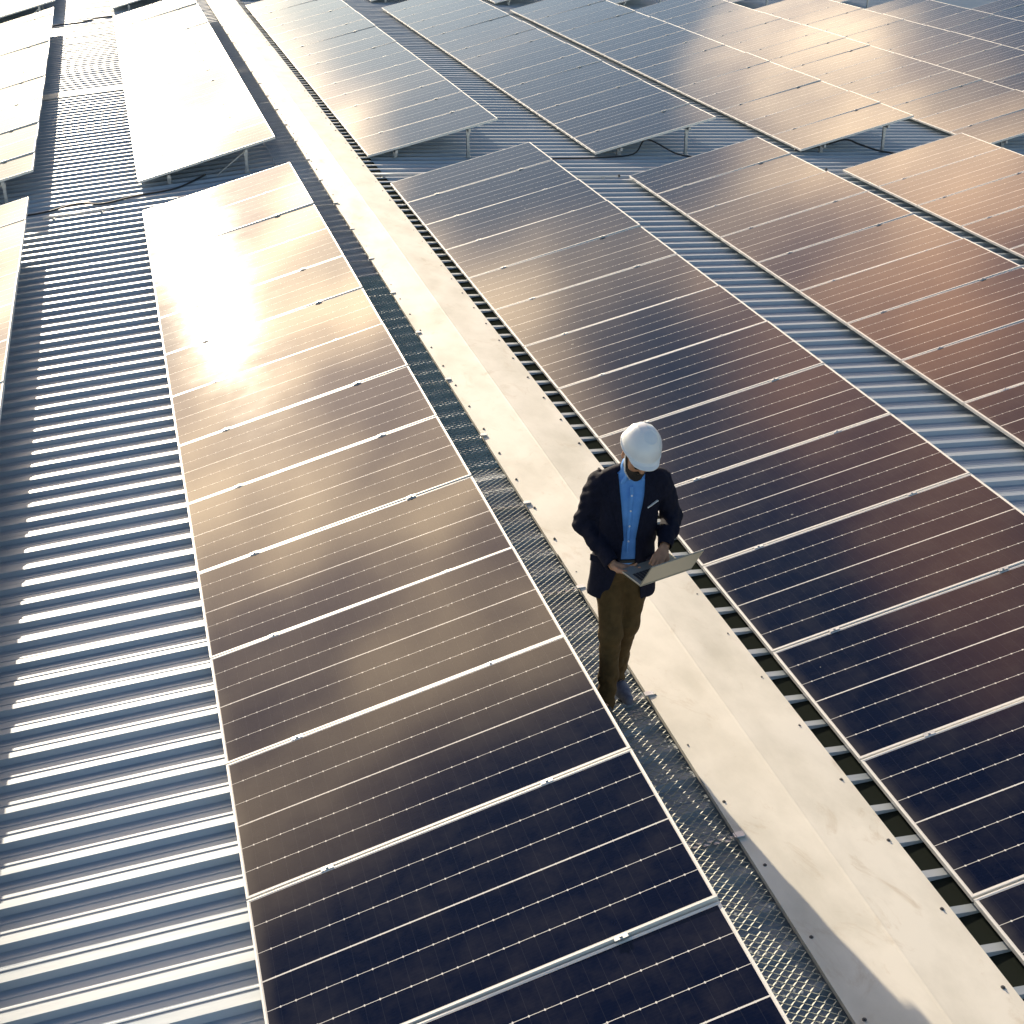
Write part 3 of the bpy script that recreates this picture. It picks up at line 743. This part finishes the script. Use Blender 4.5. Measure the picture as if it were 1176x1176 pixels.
# lapels: folded cloth lying on the chest
def lapel(sx, wv):
    m = MB(); rows = []
    for z in np.linspace(1.455, 1.09, 14):
        w0 = float(np.interp(z, zc, wv)); f = (1.455 - z) / .365
        wd_ = .060 * (1 - f) ** .6 * (1.25 if .28 < f < .36 else 1) * (.5 + .5 * min(1, f / .15)) + .004
        a = float(np.interp(z, ZJ, A_)); b = float(np.interp(z, ZJ, B_))
        def fy(x, off):
            u = min(.97, abs(x) / a); return b * (1 - u ** 2.2) ** (1 / 2.2) + .002 + off
        xs = [w0 - .004, w0 + wd_ * .4, w0 + wd_]
        rows.append([(sx * xs[0], fy(xs[0], .004), z), (sx * xs[1], fy(xs[1], .009), z + .002), (sx * xs[2], fy(xs[2], .006), z + .004), (sx * xs[2], fy(xs[2], -.010), z + .004), (sx * xs[0], fy(xs[0], -.012), z)])
    for r_ in rows: m.v += r_
    for i in range(len(rows) - 1):
        for j in range(5):
            a = i * 5 + j; b = i * 5 + (j + 1) % 5; q = (a, b, b + 5, a + 5); m.f.append(q if sx > 0 else q[::-1])
    m.build('lapel', M_jacket, jo, smooth=False)
lapel(1, wL_); lapel(-1, wR_)
m = MB(); m.bar((.092, .126, 1.285), (.150, .107, 1.318), .004, .016, (0, 1, 0)); m.build('pocket_square', M_white, jo)
for (x, z) in ((.150, .965), (-.150, .965)):
    m = MB(); m.box(-.062, .062, -.004, .004, -.02, .02, Matrix.Translation((x * 1.0, .098, z)) @ Matrix.Rotation(R(-38 if x > 0 else 38), 4, 'Z'), ch=.002); m.build('pocket_flap', M_jacket, jo)
# belt
m = MB(); ring = []
for k in range(33):
    a = 2 * math.pi * k / 32; ring.append((.158 * math.cos(a), .108 * math.sin(a) - .008, .955))
m.tube(ring, .012, 6, cap=False); m.build('belt', M_black, person, smooth=True)
# shoes
for ank, toe, mt in (((-.064, .125, .06), (-.085, .32, .032), M_black), ((.026, -.125, .06), (.085, .055, .030), M_shoe)):
    s1 = SDF((-.17, -.24, -.005), (.17, .42, .17), .004)
    a, b = np.array(ank), np.array(toe); dv = (b - a); dv[2] = 0; dv /= np.linalg.norm(dv); sd_ = np.array((dv[1], -dv[0], 0))
    heel = a * [1, 1, 0] + (0, 0, .038) - dv * .02
    s1.cone(heel, heel + dv * .13, .036, .036, .02); s1.cone(heel + dv * .10, b * [1, 1, 0] + (0, 0, .028), .040, .028, .03)
    s1.cone(a + (0, 0, .0), a + (0, 0, .07), .042, .040, .02)
    s1.cone(heel - (0, 0, .026), heel + dv * .10 - (0, 0, .026), .036, .040, .008); s1.cone(heel + dv * .10 - (0, 0, .026), b * [1, 1, 0] + (0, 0, .012), .042, .028, .008)
    sl_, X, Y, Z = s1.sub((-.17, -.24, -.01), (.17, .42, .04)); s1.put(sl_, (Z - 0.0 + 0 * X + 0 * Y).astype(np.float32), 0, 'cut')
    s1.cone(a + (0, 0, .075), a + (0, 0, .13), .036, .040, .004, 'cut')
    so_ = link('shoe', s1.mesh('shoe', mt), person)
    lm = MB()
    for q in range(4):
        c0 = a + dv * (.045 + .022 * q) + np.array((0, 0, .034 - .011 * q)); lm.tube([tuple(c0 - sd_ * .022 + (0, 0, -.004)), tuple(c0 + (0, 0, .006)), tuple(c0 + sd_ * .022 + (0, 0, -.004))], .0028, 6)
    lm.build('laces', M_black, so_, smooth=True)
# beard, hair, glasses
bd = SDF(np.array(HC) - .16, np.array(HC) + .16, .0032)
def be(c, r, k=.012, mode='add'): bd.ell(hp(*c), r, HM, k, mode)
be((0, .036, -.062), (.061, .062, .052)); be((0, .068, -.090), (.036, .034, .030), .02); be((0, .098, -.040), (.030, .010, .007), .006)
for sx in (-1, 1): be((sx * .062, .020, -.030), (.012, .016, .045), .01)
be((0, .040, .010), (.075, .075, .045), .012, 'cut'); be((0, .100, -.0535), (.019, .016, .0055), .004, 'cut'); be((0, -.05, -.07), (.1, .055, .06), .01, 'cut')
bd.noise(.0012, 160, 4)
link('beard', bd.mesh('beard', M_hair), person)
hr = SDF(np.array(HC) - .17, np.array(HC) + .17, .004)
hr.ell(hp(0, -.018, .036), (.083, .098, .092), HM, .01)
hr.ell(hp(0, .095, -.01), (.11, .085, .085), HM, .008, 'cut'); hr.ell(hp(0, .0, -.09), (.12, .12, .055), HM, .008, 'cut')
for sx in (-1, 1): hr.ell(hp(sx * .085, .0, -.012), (.020, .024, .034), HM, .004, 'cut')
hr.noise(.0016, 120, 8)
link('hair', hr.mesh('hair', M_hair), person)
gm = MB()
for sx in (-1, 1):
    pts = [hp(sx * .032 + .022 * math.cos(a), .103, .008 + .017 * math.sin(a)) for a in [2 * math.pi * k / 16 for k in range(17)]]
    gm.tube(pts, .0018, 6, cap=False); gm.tube([hp(sx * .054, .103, .012), hp(sx * .079, .01, .012)], .0017, 6)
gm.tube([hp(-.010, .104, .012), hp(.010, .104, .012)], .0018, 6)
gl = gm.build('glasses', M_key, person, smooth=True)
for sx in (-1, 1):
    lm = MB(); lm.face([hp(sx * .032 + .0205 * math.cos(a), .103, .008 + .0155 * math.sin(a)) for a in [2 * math.pi * k / 16 for k in range(16)]])
    lm.face([hp(sx * .032 + .0205 * math.cos(a), .1015, .008 + .0155 * math.sin(a)) for a in [2 * math.pi * k / 16 for k in range(16)]][::-1]); lm.build('lens', M_glass, gl)
# hard hat
hh_ = SDF(np.array(HC) - .20 + (0, 0, .05), np.array(HC) + .20 + (0, 0, .05), .0034)
hh_.ell(hp(0, -.006, .062), (.108, .128, .106), HM, .01)
sl_, X, Y, Z = hh_.sub(hh_.lo, hh_.lo + hh_.h * hh_.n); zx = HM @ Vector((0, 0, 1)); yx = HM @ Vector((0, 1, 0)); xx_ = HM @ Vector((1, 0, 0))
lx = (X - HC[0]) * xx_.x + (Y - HC[1]) * xx_.y + (Z - HC[2]) * xx_.z; ly = (X - HC[0]) * yx.x + (Y - HC[1]) * yx.y + (Z - HC[2]) * yx.z; lz = (X - HC[0]) * zx.x + (Y - HC[1]) * zx.y + (Z - HC[2]) * zx.z
hh_.put(sl_, (lz - (.046 - .02 * np.clip(ly, -.2, .2))).astype(np.float32), .002, 'cut')
# rim all round and the peak in front
rim = np.maximum((np.sqrt((lx / .116) ** 2 + ((ly + .006) / .136) ** 2) - 1) * .12, np.abs(lz - (.046 - .02 * ly)) - .0042)
hh_.put(sl_, rim.astype(np.float32), .008)
pk = np.maximum((np.sqrt((lx / .090) ** 2 + ((ly - .072) / .086) ** 2) - 1) * .09, np.abs(lz - (.048 - .20 * np.clip(ly - .09, 0, 1) - 1.6 * lx ** 2)) - .0034)
hh_.put(sl_, np.maximum(pk, .05 - ly).astype(np.float32), .008)
# raised crown ring and ridges
rad = np.sqrt(lx ** 2 + ((ly - .035) / 1.0) ** 2)
sh_ = (np.sqrt((lx / .108) ** 2 + ((ly + .006) / .128) ** 2 + ((lz - .062) / .106) ** 2) - 1) * .108
up_ = lz > .09
ringd = np.where(up_, np.exp(-((rad - .040) / .0045) ** 2) * .0032 + np.exp(-((lx) / .010) ** 2) * .003 * (ly < -.02) + np.exp(-((np.abs(lx) - .045) / .006) ** 2) * .0025 * (ly < .0), 0)
hh_.F[sl_] -= (ringd).astype(np.float32)
hh_.ell(hp(0, -.006, .055), (.099, .119, .096), HM, .003, 'cut')
link('hard_hat', hh_.mesh('hard_hat', M_helm), person)
# chin strap seen as a pale band beside the cheek
m = MB(); m.tube([hp(-.088, .0, .045), hp(-.080, .028, -.020), hp(-.060, .045, -.085), hp(-.02, .066, -.125)], .0045, 6); m.build('chin_strap', M_white, person, smooth=True)

# his left is the picture's right: turn the figure's x over, and lean it slightly
def place(v): return Vector((-(v[0] + .045 * v[2]) , v[1] * 1.0, v[2] * 1.045))
done = set()
for o in [person] + list(person.children_recursive):
    me = o.data
    if me.name in done: continue
    done.add(me.name)
    co = np.empty(len(me.vertices) * 3, np.float32); me.vertices.foreach_get('co', co); co = co.reshape(-1, 3)
    x = -(co[:, 0] + .045 * co[:, 2]); co[:, 0] = x; co[:, 2] *= 1.045
    me.vertices.foreach_set('co', co.ravel()); me.flip_normals(); me.update()

# laptop held in his hands
Mp = Matrix.Translation(person.location) @ Matrix.Rotation(YAW, 4, 'Z')
LPL = Matrix.Translation(place((.135, .305, 1.005))) @ Matrix.Rotation(R(24), 4, 'Z') @ Matrix.Rotation(R(4), 4, 'Y') @ Matrix.Rotation(R(4), 4, 'X')
lap = empty('laptop', (0, 0, 0)); lap.matrix_world = Mp @ LPL
tag(lap, "open slim grey laptop held in the man's hands, lid back towards the viewer", 'laptop')
W_, D_ = .325, .222
m = MB(); m.box(-W_ / 2, W_ / 2, -D_ / 2, D_ / 2, -.006, .006, ch=.002); bo = m.build('base', M_lap, lap)
m = MB()
for r_ in range(5):
    for c_ in range(14): m.box(-.138 + c_ * .0197, -.138 + c_ * .0197 + .0165, .075 - r_ * .0195 - .0165, .075 - r_ * .0195, .0062, .0078)
ky = m.build('keyboard', M_key, bo)
m = MB(); m.box(-.05, .05, -.098, -.038, .0061, .0067); m.build('trackpad', M_lap, bo)
ld = MB(); ld.box(-W_ / 2, W_ / 2, 0, .216, -.0035, .0035, ch=.0015); lo_ = ld.build('lid', M_lap, lap)
lo_.matrix_local = Matrix.Translation((0, D_ / 2 + .002, .008)) @ Matrix.Rotation(R(50), 4, 'X')
m = MB(); m.box(-W_ / 2 + .008, W_ / 2 - .008, .012, .208, .0036, .0042); m.build('screen', M_scr, lo_)
